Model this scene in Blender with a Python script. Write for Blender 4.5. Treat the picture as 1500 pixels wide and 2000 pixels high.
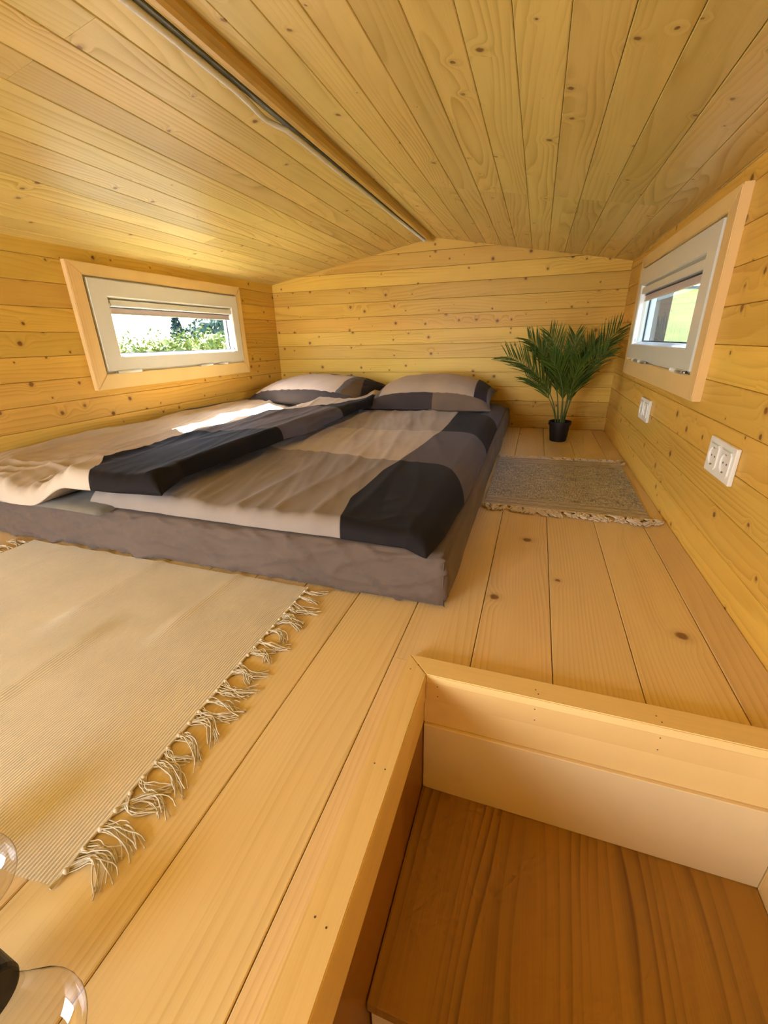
import bpy, bmesh, math, random
from mathutils import Vector, Matrix, noise
random.seed(7)
for o in list(bpy.data.objects): bpy.data.objects.remove(o)
SC = bpy.context.scene
COL = SC.collection

# ------------------------------------------------------------------ camera
cam_d = bpy.data.cameras.new('camera'); cam = bpy.data.objects.new('camera', cam_d); COL.objects.link(cam)
cR = Vector((0.94690106, 0.32075425, -0.02225093)); cU = Vector((-0.10065477, 0.36144641, 0.92694396)); cF = Vector((-0.30536373, 0.87548455, -0.37453943))
M = Matrix((cR, cU, -cF)).transposed().to_4x4(); M.translation = Vector((0, 0, 0.5329)); cam.matrix_world = M
cam_d.sensor_fit = 'VERTICAL'; cam_d.sensor_height = 24.0; cam_d.lens = 24.0 * 830.6 / 2000.0
cam_d.clip_start = 0.02; cam_d.clip_end = 500
SC.camera = cam

# ------------------------------------------------------------------ world, sun, lights, exposure
W = bpy.data.worlds.new('world'); SC.world = W; W.use_nodes = True
wn = W.node_tree; wn.nodes.clear()
wo = wn.nodes.new('ShaderNodeOutputWorld'); wb = wn.nodes.new('ShaderNodeBackground'); ws = wn.nodes.new('ShaderNodeTexSky')
ws.sky_type = 'NISHITA'; ws.sun_disc = False; ws.sun_elevation = math.radians(52); ws.sun_rotation = math.radians(270); ws.altitude = 300; ws.dust_density = 2.5; ws.air_density = 1.0
wb.inputs['Strength'].default_value = 2.6
wn.links.new(ws.outputs[0], wb.inputs[0]); wn.links.new(wb.outputs[0], wo.inputs[0])
def lamp(kind, name, energy, color, loc, direction, **kw):
    d = bpy.data.lights.new(name, kind); d.energy = energy; d.color = color
    for k, v in kw.items(): setattr(d, k, v)
    o = bpy.data.objects.new(name, d); COL.objects.link(o); o.location = loc
    o.rotation_euler = Vector(direction).to_track_quat('-Z', 'Y').to_euler(); return o
lamp('SUN', 'sun', 110.0, (1.0, 0.95, 0.86), (-6, 0, 9), (0.29, -0.065, -0.36), angle=0.009)
# daylight of the main room's big glazing, behind the camera at the open end of the loft
lamp('AREA', 'room_daylight', 66.0, (0.80, 0.89, 1.0), (-1.15, -1.45, 0.42), (-0.06, 1, -0.28), shape='RECTANGLE', size=0.9, size_y=0.8)
lamp('AREA', 'stair_daylight', 3.0, (1.0, 0.94, 0.84), (0.05, -1.3, -0.75), (0.1, 1, 0.25), shape='RECTANGLE', size=0.9, size_y=0.7)
SC.view_settings.view_transform = 'Standard'; SC.view_settings.look = 'None'
SC.view_settings.gamma = 1.0; SC.view_settings.use_curve_mapping = False
SC.view_settings.exposure = 0.0
SC.render.engine = 'CYCLES'
cy = SC.cycles
cy.use_denoising = True; cy.use_adaptive_sampling = True; cy.adaptive_threshold = 0.08; cy.adaptive_min_samples = 12; cy.use_light_tree = False; cy.max_bounces = 8; cy.diffuse_bounces = 5; cy.glossy_bounces = 3; cy.transmission_bounces = 4; cy.transparent_max_bounces = 8
cy.caustics_reflective = False; cy.caustics_refractive = False; cy.sample_clamp_indirect = 25.0

# ------------------------------------------------------------------ room numbers
XL, XR, YB = -1.7558, 0.4218, 2.8358
YF = -1.15
ZE_L, ZE_R, XA, ZA = 0.8947, 0.8886, -0.640, 1.0800
WS = 0.0851
ZS0 = 0.9302
FX0, WF = 0.0784, 0.136
HX, HY = -0.162, 0.586          # hatch corner (outer edge of its trim)

# ------------------------------------------------------------------ object helpers
def setp(o, label=None, cat=None, group=None, kind=None):
    if label: o['label'] = label
    if cat: o['category'] = cat
    if group: o['group'] = group
    if kind: o['kind'] = kind
    return o
def empty(name, loc=(0, 0, 0), **kw):
    o = bpy.data.objects.new(name, None); o.empty_display_size = 0.05; COL.objects.link(o); o.location = loc
    return setp(o, **kw)
def mesh(name, V, F, mat, parent=None, smooth=False, loc=(0, 0, 0), **kw):
    me = bpy.data.meshes.new(name); me.from_pydata([tuple(v) for v in V], [], F)
    if smooth: me.polygons.foreach_set('use_smooth', [True] * len(me.polygons))
    me.update()
    return link(name, me, mat, parent, loc, **kw)
def link(name, me, mat=None, parent=None, loc=(0, 0, 0), rot=None, **kw):
    o = bpy.data.objects.new(name, me); COL.objects.link(o)
    if mat and not me.materials: me.materials.append(mat)
    if parent: o.parent = parent
    o.location = loc
    if rot is not None: o.rotation_euler = rot
    return setp(o, **kw)
class MB:
    def __init__(s): s.V = []; s.F = []
    def add(s, V, F):
        n = len(s.V); s.V += [tuple(v) for v in V]; s.F += [tuple(i + n for i in f) for f in F]; return s
    def box(s, a, b):
        (x0, y0, z0), (x1, y1, z1) = a, b
        return s.add([(x0,y0,z0),(x1,y0,z0),(x1,y1,z0),(x0,y1,z0),(x0,y0,z1),(x1,y0,z1),(x1,y1,z1),(x0,y1,z1)],
                     [(3,2,1,0),(4,5,6,7),(0,1,5,4),(1,2,6,5),(2,3,7,6),(3,0,4,7)])
    def rbox(s, a, b, r=0.003, seg=2):
        bm = bmesh.new(); t = MB().box(a, b)
        vs = [bm.verts.new(v) for v in t.V]
        for f in t.F: bm.faces.new([vs[i] for i in f])
        bmesh.ops.bevel(bm, geom=bm.edges[:], offset=r, segments=seg, affect='EDGES', profile=0.7)
        bm.verts.index_update(); bm.verts.ensure_lookup_table()
        s.add([v.co[:] for v in bm.verts], [[v.index for v in f.verts] for f in bm.faces]); bm.free(); return s
    def tube(s, pts, r, n=6, cap=True, taper=None):
        pts = [Vector(p) for p in pts]; base = len(s.V); up = Vector((0, 0, 1)); N = len(pts)
        for i, p in enumerate(pts):
            t = (pts[min(i+1, N-1)] - pts[max(i-1, 0)])
            t = t.normalized() if t.length > 1e-9 else Vector((0,0,1))
            a = t.cross(up)
            if a.length < 0.05: a = t.cross(Vector((1, 0, 0)))
            a.normalize(); b = t.cross(a); rr = r if taper is None else r * taper[i]
            for k in range(n):
                an = 2 * math.pi * k / n; s.V.append(tuple(p + (a * math.cos(an) + b * math.sin(an)) * rr))
        for i in range(N - 1):
            for k in range(n):
                s.F.append((base+i*n+k, base+i*n+(k+1)%n, base+(i+1)*n+(k+1)%n, base+(i+1)*n+k))
        if cap: s.F.append(tuple(base+k for k in range(n))); s.F.append(tuple(base+(N-1)*n+k for k in reversed(range(n))))
        return s
    def lathe(s, prof, n=24, M=None, close=False):
        base = len(s.V); M = M or Matrix.Identity(4)
        for r, z in prof:
            for k in range(n):
                an = 2 * math.pi * k / n; s.V.append(tuple(M @ Vector((r*math.cos(an), r*math.sin(an), z))))
        for i in range(len(prof) - 1):
            for k in range(n):
                s.F.append((base+i*n+k, base+i*n+(k+1)%n, base+(i+1)*n+(k+1)%n, base+(i+1)*n+k))
        return s
    def prism(s, poly, z0, z1):
        n = len(poly)
        V = [(x, y, z0) for x, y in poly] + [(x, y, z1) for x, y in poly]
        return s.add(V, [tuple(reversed(range(n))), tuple(range(n, 2*n))] + [(i, (i+1)%n, n+(i+1)%n, n+i) for i in range(n)])
    def obj(s, name, mat, parent=None, smooth=False, loc=(0,0,0), **kw):
        return mesh(name, s.V, s.F, mat, parent, smooth, loc, **kw)

# ------------------------------------------------------------------ node helpers
class NG:
    def __init__(s, name):
        s.m = bpy.data.materials.new(name); s.m.use_nodes = True; s.t = s.m.node_tree; s.t.nodes.clear()
        s.out = s.n('ShaderNodeOutputMaterial'); s.b = s.n('ShaderNodeBsdfPrincipled'); s.l(s.b.outputs[0], s.out.inputs[0])
    def n(s, t, **kw):
        x = s.t.nodes.new(t)
        for k, v in kw.items(): setattr(x, k, v)
        return x
    def l(s, a, b): s.t.links.new(a, b)
    def put(s, sock, v):
        if v is None: return
        if isinstance(v, bpy.types.NodeSocket): s.l(v, sock)
        elif isinstance(v, (tuple, list)) and len(v) == 3 and sock.type == 'RGBA': sock.default_value = (*v, 1)
        else: sock.default_value = v
    def math(s, op, a, b=None, c=None, clamp=False):
        x = s.n('ShaderNodeMath', operation=op, use_clamp=clamp)
        for i, v in enumerate((a, b, c)): s.put(x.inputs[i], v)
        return x.outputs[0]
    def mix(s, f, a, b, blend='MIX'):
        x = s.n('ShaderNodeMix', data_type='RGBA', blend_type=blend)
        s.put(x.inputs[0], f); s.put(x.inputs[6], a); s.put(x.inputs[7], b); return x.outputs[2]
    def step(s, v, lo, hi, t0=0.0, t1=1.0, smooth=True):
        x = s.n('ShaderNodeMapRange', interpolation_type='SMOOTHSTEP' if smooth else 'LINEAR')
        s.put(x.inputs[0], v); s.put(x.inputs[1], lo); s.put(x.inputs[2], hi); s.put(x.inputs[3], t0); s.put(x.inputs[4], t1); return x.outputs[0]
    def xyz(s, a, b=0.0, c=0.0):
        x = s.n('ShaderNodeCombineXYZ'); s.put(x.inputs[0], a); s.put(x.inputs[1], b); s.put(x.inputs[2], c); return x.outputs[0]
    def sep(s, v): x = s.n('ShaderNodeSeparateXYZ'); s.l(v, x.inputs[0]); return x.outputs
    def noise(s, v, scale=1.0, detail=2.0, rough=0.5, dim='3D'):
        x = s.n('ShaderNodeTexNoise', noise_dimensions=dim); s.put(x.inputs['Vector'], v); x.inputs['Scale'].default_value = scale
        x.inputs['Detail'].default_value = detail; x.inputs['Roughness'].default_value = rough; return x.outputs[0]
    def attr(s, name): x = s.n('ShaderNodeAttribute', attribute_name=name); return x.outputs['Fac']
    def set(s, color=None, rough=None, **kw):
        s.put(s.b.inputs['Base Color'], color); s.put(s.b.inputs['Roughness'], rough)
        for k, v in kw.items(): s.put(s.b.inputs[k.replace('_', ' ')], v)
    def bump(s, h, strength=0.3, dist=0.001):
        x = s.n('ShaderNodeBump'); x.inputs['Strength'].default_value = strength; x.inputs['Distance'].default_value = dist
        s.l(h, x.inputs['Height']); s.l(x.outputs[0], s.b.inputs['Normal'])

def sr(r, g, b):
    f = lambda c: (c/255/12.92) if c/255 <= 0.04045 else ((c/255+0.055)/1.055)**2.4
    return (f(r), f(g), f(b))

SPEC = {'wall_pine': .22, 'ceiling_pine': .5, 'fascia_glow': .2}
STAIN = {'floor_pine': .5, 'trim_pine': .5, 'trim_pine_cross': .5}
def wood(name, light, dark, knot, knot_cell=0.13, knot_thr=0.35, knot_size=0.011, rings=55.0, contrast=0.55, warp=4.0, rough=0.36, vary=0.16, axis='x', coat=0.0):
    g = NG(name)
    tc = g.n('ShaderNodeTexCoord'); oi = g.n('ShaderNodeObjectInfo')
    P = g.sep(tc.outputs['Object']); r = oi.outputs['Random']
    a, b = (P[0], P[1]) if axis == 'x' else (P[1], P[0])
    X = g.math('ADD', a, g.math('MULTIPLY', r, 61.7)); Y = g.math('ADD', b, g.math('MULTIPLY', r, 23.1))
    S = 1.0 / knot_cell
    vo = g.n('ShaderNodeTexVoronoi', voronoi_dimensions='2D', feature='F1'); vo.inputs['Scale'].default_value = S; vo.inputs['Randomness'].default_value = 1.0
    # a wobble keeps the knots from being perfect discs
    wob = g.noise(g.xyz(X, Y, 0.0), 90.0, 2.0); wb_ = g.math('MULTIPLY', g.math('SUBTRACT', wob, 0.5), 0.006)
    g.l(g.xyz(g.math('ADD', X, wb_), g.math('SUBTRACT', Y, wb_), 0.0), vo.inputs['Vector'])
    d = g.math('MULTIPLY', vo.outputs['Distance'], knot_cell)
    rnd = g.sep(vo.outputs['Color'])[0]
    rad = g.math('ADD', g.math('MULTIPLY', g.math('MAXIMUM', g.math('SUBTRACT', rnd, knot_thr), 0.0), knot_size), 1e-5)
    q = g.math('DIVIDE', d, rad)
    core = g.step(q, 1.15, 0.55); ring = g.step(q, 2.4, 1.0)
    halo = g.math('POWER', 2.718, g.math('MULTIPLY', g.math('MULTIPLY', q, q), -0.12))
    big = g.noise(g.xyz(g.math('MULTIPLY', X, 0.9), g.math('MULTIPLY', Y, 7.0), 0.0), 1.0, 1.5, 0.45)
    slow = g.noise(g.xyz(g.math('MULTIPLY', X, 0.35), g.math('MULTIPLY', Y, 3.0), 5.0), 1.0, 1.0)
    ph = g.math('ADD', g.math('MULTIPLY', Y, rings), g.math('ADD', g.math('MULTIPLY', big, warp * 2.2), g.math('MULTIPLY', halo, 1.6)))
    ph = g.math('ADD', ph, g.math('MULTIPLY', slow, warp * 2.0))
    fr = g.math('FRACT', ph)
    late = g.math('MULTIPLY', g.math('POWER', fr, 2.2), g.step(fr, 1.0, 0.86))
    fib = g.noise(g.xyz(g.math('MULTIPLY', X, 7.0), g.math('MULTIPLY', Y, 420.0), 1.0), 1.0, 2.0, 0.6)
    stain = g.noise(g.xyz(g.math('MULTIPLY', X, 1.6), g.math('MULTIPLY', Y, 12.0), 9.0), 1.0, 2.0, 0.5)
    amp = g.step(g.noise(g.xyz(g.math('MULTIPLY', X, 1.3), g.math('MULTIPLY', Y, 14.0), 17.0), 1.0, 2.0), 0.35, 0.68, 0.12, 1.25)
    f = g.math('ADD', g.math('MULTIPLY', g.math('MULTIPLY', late, amp), contrast), g.math('MULTIPLY', g.math('SUBTRACT', fib, 0.5), 0.45))
    f = g.math('ADD', f, g.math('MULTIPLY', g.math('SUBTRACT', stain, 0.42), STAIN.get(name, 0.9)), clamp=True)
    col = g.mix(f, light, dark)
    # per-board tone
    tone = g.step(g.math('FRACT', g.math('MULTIPLY', r, 17.3)), 0.0, 1.0, 1.0 - vary, 1.0 + vary * 0.45, smooth=False)
    hs = g.n('ShaderNodeHueSaturation'); hs.inputs['Hue'].default_value = 0.5
    g.l(col, hs.inputs['Color']); g.l(tone, hs.inputs['Value'])
    g.l(g.step(g.math('FRACT', g.math('MULTIPLY', r, 41.9)), 0.0, 1.0, 0.495, 0.506, smooth=False), hs.inputs['Hue'])
    col = hs.outputs[0]
    kn = g.mix(core, tuple((k * 1.0 + l * 0.9) / 2.1 for k, l in zip(knot, dark)), knot)
    vis = g.step(rad, 0.0009, 0.0016)
    col = g.mix(g.math('MULTIPLY', g.math('MULTIPLY', ring, vis), 0.22), col, kn)
    col = g.mix(g.math('MULTIPLY', g.math('MULTIPLY', core, vis), 0.85), col, knot)
    g.set(col, g.math('ADD', rough, g.math('MULTIPLY', late, 0.08)), Specular_IOR_Level=SPEC.get(name, 0.42), Coat_Weight=coat, Coat_Roughness=0.25)
    return g.m

PL, PD, PK = (0.79, 0.495, 0.095), (0.54, 0.275, 0.030), (0.20, 0.070, 0.016)
M_WALL = wood('wall_pine', PL, PD, PK, 0.105, 0.18, 0.0125, 52, 0.62, 4.0, 0.38, 0.16)
M_CEIL = wood('ceiling_pine', (0.76, 0.585, 0.20), (0.50, 0.335, 0.065), PK, 0.13, 0.30, 0.0115, 50, 0.85, 6.0, 0.33, 0.16)
M_FLOOR = wood('floor_pine', (0.81, 0.60, 0.31), (0.57, 0.35, 0.12), (0.22, 0.08, 0.015), 0.30, 0.50, 0.026, 105, 0.50, 5.0, 0.34, 0.07)
M_TRIM = wood('trim_pine', (0.84, 0.60, 0.26), (0.65, 0.40, 0.12), PK, 0.5, 0.85, 0.01, 80, 0.55, 2.0, 0.36, 0.05)
M_TRIMX = wood('trim_pine_cross', (0.84, 0.60, 0.26), (0.65, 0.40, 0.12), PK, 0.5, 0.85, 0.01, 80, 0.55, 2.0, 0.36, 0.05, axis='y')
M_OAK = wood('oiled_oak', (0.40, 0.185, 0.024), (0.13, 0.045, 0.005), (0.06, 0.02, 0.004), 0.4, 0.92, 0.02, 60, 0.7, 5.5, 0.40, 0.1, axis='y')
M_CLAD = wood('dark_cladding', (0.13, 0.085, 0.055), (0.05, 0.03, 0.02), (0.02, 0.01, 0.008), 0.3, 0.6, 0.02, 60, 0.6, 3.0, 0.6, 0.1)

def plain(name, col, rough=0.5, spec=0.5, nz=0.0, **kw):
    g = NG(name)
    if nz:
        tc = g.n('ShaderNodeTexCoord'); n = g.noise(tc.outputs['Object'], 35.0, 3.0)
        c = g.mix(n, tuple(x * (1 - nz) for x in col), tuple(min(1, x * (1 + nz)) for x in col))
    else: c = col
    g.set(c, rough, Specular_IOR_Level=spec, **kw); return g.m
M_PVC = plain('white_pvc', (0.75, 0.75, 0.67), 0.22, 0.5, 0.02)
M_GASKET = plain('black_gasket', (0.02, 0.022, 0.028), 0.5)
M_WHITE = plain('white_panel', (0.80, 0.62, 0.36), 0.45, 0.4, 0.02)
M_SOCK = plain('socket_white', (0.84, 0.82, 0.76), 0.25, 0.5, 0.01)
M_HOLE = plain('socket_hole', (0.05, 0.045, 0.04), 0.6)
M_METAL = plain('steel', (0.6, 0.58, 0.52), 0.3, 0.5, 0.02, Metallic=1.0)
M_NAIL = plain('nail', (0.10, 0.06, 0.03), 0.6)
M_CABLE = plain('cable_sheath', (0.82, 0.82, 0.76), 0.4, 0.5, 0.02)
M_CHAN = plain('grey_channel', (0.16, 0.17, 0.15), 0.45, 0.5, 0.05)
M_BLIND = plain('blind_fabric', (0.62, 0.52, 0.48), 0.8, 0.3, 0.05)
M_BLACK = plain('black_plastic', (0.018, 0.014, 0.016), 0.45, 0.4, 0.1)
M_SOIL = plain('soil', (0.03, 0.02, 0.012), 0.9, 0.2, 0.4)
def glass(name, ior=1.45, rough=0.0, tint=(1, 1, 1), fres=1.0):
    g = NG(name)                                   # thin pane: clear transmission with a Fresnel reflection
    tr = g.n('ShaderNodeBsdfTransparent'); tr.inputs[0].default_value = (*tint, 1)
    gl = g.n('ShaderNodeBsdfGlossy'); gl.inputs['Roughness'].default_value = rough
    fr = g.n('ShaderNodeFresnel'); fr.inputs[0].default_value = ior
    ge = g.n('ShaderNodeNewGeometry')                # only the outer faces reflect (the pane is solid; no total reflection inside)
    mx = g.n('ShaderNodeMixShader'); g.l(g.math('MULTIPLY', g.math('MULTIPLY', fr.outputs[0], fres, clamp=True), g.math('SUBTRACT', 1.0, ge.outputs['Backfacing'])), mx.inputs[0])
    g.l(tr.outputs[0], mx.inputs[1]); g.l(gl.outputs[0], mx.inputs[2]); g.l(mx.outputs[0], g.out.inputs[0]); return g.m
M_GLASS = glass('window_glass', 1.45, 0.0, (0.97, 0.985, 0.98))
M_BULB = glass('bulb_glass', 1.5, 0.02, (0.96, 0.95, 0.95), 1.3)

# ------------------------------------------------------------------ boards
_bm = {}
def board_mesh(L, w, t, ch=0.0016, gap=0.0005):
    k = (round(L, 4), round(w, 4), round(t, 4), ch, gap)
    if k not in _bm:
        h = w / 2 - gap
        sec = [(-h, -t), (-h, -ch), (-h + ch, 0), (h - ch, 0), (h, -ch), (h, -t)]
        V = []; e = 0.0004
        for x in (-L/2 + e, L/2 - e): V += [(x, y, z) for y, z in sec]
        F = [(i, i + 6, (i + 1) % 6 + 6, (i + 1) % 6) for i in range(6)] + [tuple(range(6)), tuple(reversed(range(6, 12)))]
        me = bpy.data.meshes.new('board'); me.from_pydata(V, [], [tuple(reversed(f)) for f in F])
        bm = bmesh.new(); bm.from_mesh(me); bmesh.ops.recalc_face_normals(bm, faces=bm.faces); bm.to_mesh(me); bm.free()
        _bm[k] = me
    return _bm[k]
def board(name, parent, p0, p1, w, t, normal, mat, **kw):
    """board whose visible face centre line runs p0 -> p1, facing `normal`"""
    p0, p1, nrm = Vector(p0), Vector(p1), Vector(normal).normalized()
    x = (p1 - p0).normalized(); y = nrm.cross(x).normalized()
    me = board_mesh((p1 - p0).length, w, t, **kw)
    if not me.materials: me.materials.append(mat)
    elif me.materials[0] != mat:
        me = me.copy(); me.materials.clear(); me.materials.append(mat); _bm[(round((p1-p0).length,4), w, t, mat.name)] = me
    o = bpy.data.objects.new(name, me); COL.objects.link(o)
    mw = Matrix((x, y, nrm)).transposed().to_4x4(); mw.translation = (p0 + p1) / 2
    o.parent = parent; o.matrix_basis = mw; return o

# floor -------------------------------------------------------------
floor = empty('floor', kind='structure')
MB().box((XL - .03, YF, -0.06), (HX, HY, -0.0205)).box((XL - .03, HY, -0.06), (XR + .03, YB + .03, -0.0205)).obj('subfloor', M_FLOOR, floor)
k = -14
while FX0 + k * WF < XR:
    x0 = max(FX0 + k * WF, XL); x1 = min(FX0 + (k + 1) * WF, XR)
    if x1 - x0 > 0.005:
        xc = (x0 + x1) / 2
        if x1 <= HX + .001: board('floor_board', floor, (xc, YF, 0), (xc, YB, 0), x1 - x0, 0.02, (0, 0, 1), M_FLOOR, ch=0.0012, gap=0.0007)
        else:
            board('floor_board', floor, (xc, HY - .001, 0), (xc, YB, 0), x1 - x0, 0.02, (0, 0, 1), M_FLOOR, ch=0.0012, gap=0.0007)
            if x0 < HX - .005: board('floor_board', floor, ((x0 + HX)/2, YF, 0), ((x0 + HX)/2, HY - .001, 0), HX - x0, 0.02, (0, 0, 1), M_FLOOR, ch=0.0012, gap=0.0007)
    k += 1

# back wall ----------------------------------------------------------
def zceil(x): return ZA - (ZA - ZE_L) * (XA - x) / (XA - XL) if x < XA else ZA - (ZA - ZE_R) * (x - XA) / (XR - XA)
wallb = empty('wall_back', kind='structure')
MB().box((XL - .05, YB + .016, -.1), (XR + .12, YB + .06, 1.2)).obj('wall_backing', M_WALL, wallb)
seams = [ZS0 + 2 * WS - i * WS for i in range(14)]
for i in range(len(seams) - 1):
    z1, z0 = seams[i], max(seams[i + 1], 0)
    if z1 < 0.004: continue
    if z0 > ZE_L:                       # cut to the gable
        xl = XL + (XA - XL) * (z0 - ZE_L) / (ZA - ZE_L) - .05; xr = XR - (XR - XA) * (z0 - ZE_R) / (ZA - ZE_R) + .05
        xl, xr = max(xl, XL), min(xr, XR)
    else: xl, xr = XL, XR
    if z0 > ZA: continue
    z1b = min(z1, ZA + .006)
    board('wall_board', wallb, (xl, YB, (z0 + z1b)/2), (xr, YB, (z0 + z1b)/2), z1b - z0, 0.015, (0, -1, 0), M_WALL)

# side walls with window openings --------------------------------------
WY0, WY1, WZ0, WZ1 = 1.425, 2.395, 0.425, 0.800      # window frame rectangle
def side_wall(name, X, nx, zb, xo):
    w = empty(name, kind='structure')
    a, b = sorted((X - nx * .016, xo))
    zt = 1.02
    mb = MB().box((a, YF, -.1), (b, WY0 - .004, zt)).box((a, WY1 + .004, -.1), (b, YB + .05, zt)).box((a, WY0 - .004, -.1), (b, WY1 + .004, WZ0 - .004)).box((a, WY0 - .004, WZ1 + .004), (b, WY1 + .004, zt))
    mb.obj('exterior_cladding', M_CLAD, w)
    sm = [ZS0 + WS * .0 - i * WS for i in range(12)]
    sm = [zb + .02] + [s for s in sm if s < zb - .01]
    for i in range(len(sm)):
        z1 = sm[i]; z0 = sm[i + 1] if i + 1 < len(sm) else 0.0
        if z1 - z0 < .006: continue
        segs = [(YF, YB, z0, z1)]
        if z1 > WZ0 and z0 < WZ1:
            segs = [(YF, WY0, z0, z1), (WY1, YB, z0, z1)]
            if z0 < WZ0 - .004: segs.append((WY0, WY1, z0, WZ0))
            if z1 > WZ1 + .004: segs.append((WY0, WY1, WZ1, z1))
        for y0, y1, c, d in segs:
            board('wall_board', w, (X, y0, (c + d)/2), (X, y1, (c + d)/2), d - c, 0.015, (nx, 0, 0), M_WALL)
    return w
side_wall('wall_left', XL, 1, ZE_L, XL - .045)
side_wall('wall_right', XR, -1, ZE_R, 0.540)

# ceiling ---------------------------------------------------------------
ceil = empty('ceiling', kind='structure')
def slope(xe, ze, first, joint):
    e = Vector((xe, 0, ze)); a = Vector((XA, 0, ZA)); d = (e - a); L = d.length; d.normalize()
    n = Vector((-d.z, 0, d.x)) if xe > XA else Vector((d.z, 0, -d.x))
    if n.z > 0: n = -n
    s = [0.0] ; q = first
    while q < L - .004: s.append(q); q += WS
    s.append(L + .004)
    for i in range(len(s) - 1):
        c = a + d * ((s[i] + s[i+1]) / 2); w = s[i+1] - s[i]
        j = joint(i)
        ys = [YF - .05] + ([j] if j else []) + [YB + .01]
        for y0, y1 in zip(ys[:-1], ys[1:]):
            board('ceiling_board', ceil, (c.x, y0, c.z), (c.x, y1, c.z), w, 0.0145, n, M_CEIL)
slope(XL, ZE_L, 0.137, lambda i: 0.787 if i in (1, 3, 6, 9) else (1.81 if i in (2, 5, 8, 11) else None))
slope(XR, ZE_R, 0.051, lambda i: 1.81 if i not in (2, 7, 12) else 0.45)
rp = [(XL - .05, ZE_L - .009), (XA, ZA + .02), (XR + .13, ZE_R - .02), (XR + .13, ZE_R + .08), (XA, ZA + .12), (XL - .05, ZE_L + .09)]
ro = MB(); n6 = 6
ro.V = [(x, YF - .1, z + .02) for x, z in rp] + [(x, YB + .2, z + .02) for x, z in rp]
ro.F = [(0,1,4,5),(1,2,3,4),(6,11,10,7),(7,10,9,8)] + [(i, i+6, (i+1)%6+6, (i+1)%6) for i in range(6)]
ro.obj('roof_panel', M_CLAD, ceil)

# ridge trim, channel and cable -------------------------------------------
t1 = MB(); pr = [(-0.020, 0.012), (-0.020, -0.004), (-0.015, -0.012), (-0.005, -0.0165), (0.007, -0.0165), (0.014, -0.012), (0.020, -0.003), (0.020, 0.012)]
for y in (YF, 2.775): t1.V += [(x, y, z) for x, z in pr]
t1.F = [(i, i+8, (i+1)%8+8, (i+1)%8) for i in range(8)] + [tuple(reversed(range(8))), tuple(range(8, 16))]
M_RIDGE = wood('ridge_pine', (0.62, 0.40, 0.10), (0.46, 0.27, 0.05), PK, 0.6, 0.9, 0.01, 60, 0.3, 1.0, 0.3, 0.05, axis='y')
t1.obj('trim_1', M_RIDGE, smooth=False, loc=(-0.656, 0, 1.0715), kind='structure')
MB().rbox((-0.692, YF, 1.060), (-0.678, 2.77, 1.079), .002).obj('cable_channel', M_CHAN, label='thin dark grey metal channel running along the left side of the ridge trim', cat='cable channel')
cab = [(-0.700, -1.1, 1.056), (-0.697, 0.2, 1.056), (-0.695, 0.83, 1.056), (-0.694, 0.95, 1.055), (-0.6945, 1.06, 1.055), (-0.699, 1.12, 1.054), (-0.706, 1.17, 1.054), (-0.708, 1.20, 1.054), (-0.702, 1.235, 1.055), (-0.693, 1.27, 1.056), (-0.690, 1.34, 1.056), (-0.689, 1.6, 1.056), (-0.686, 2.1, 1.057), (-0.683, 2.78, 1.058)]
MB().tube(cab, 0.0068, 10).obj('cable', M_CABLE, smooth=True, label='off-white round cable clipped along the ceiling ridge with one kink', cat='cable')

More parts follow.
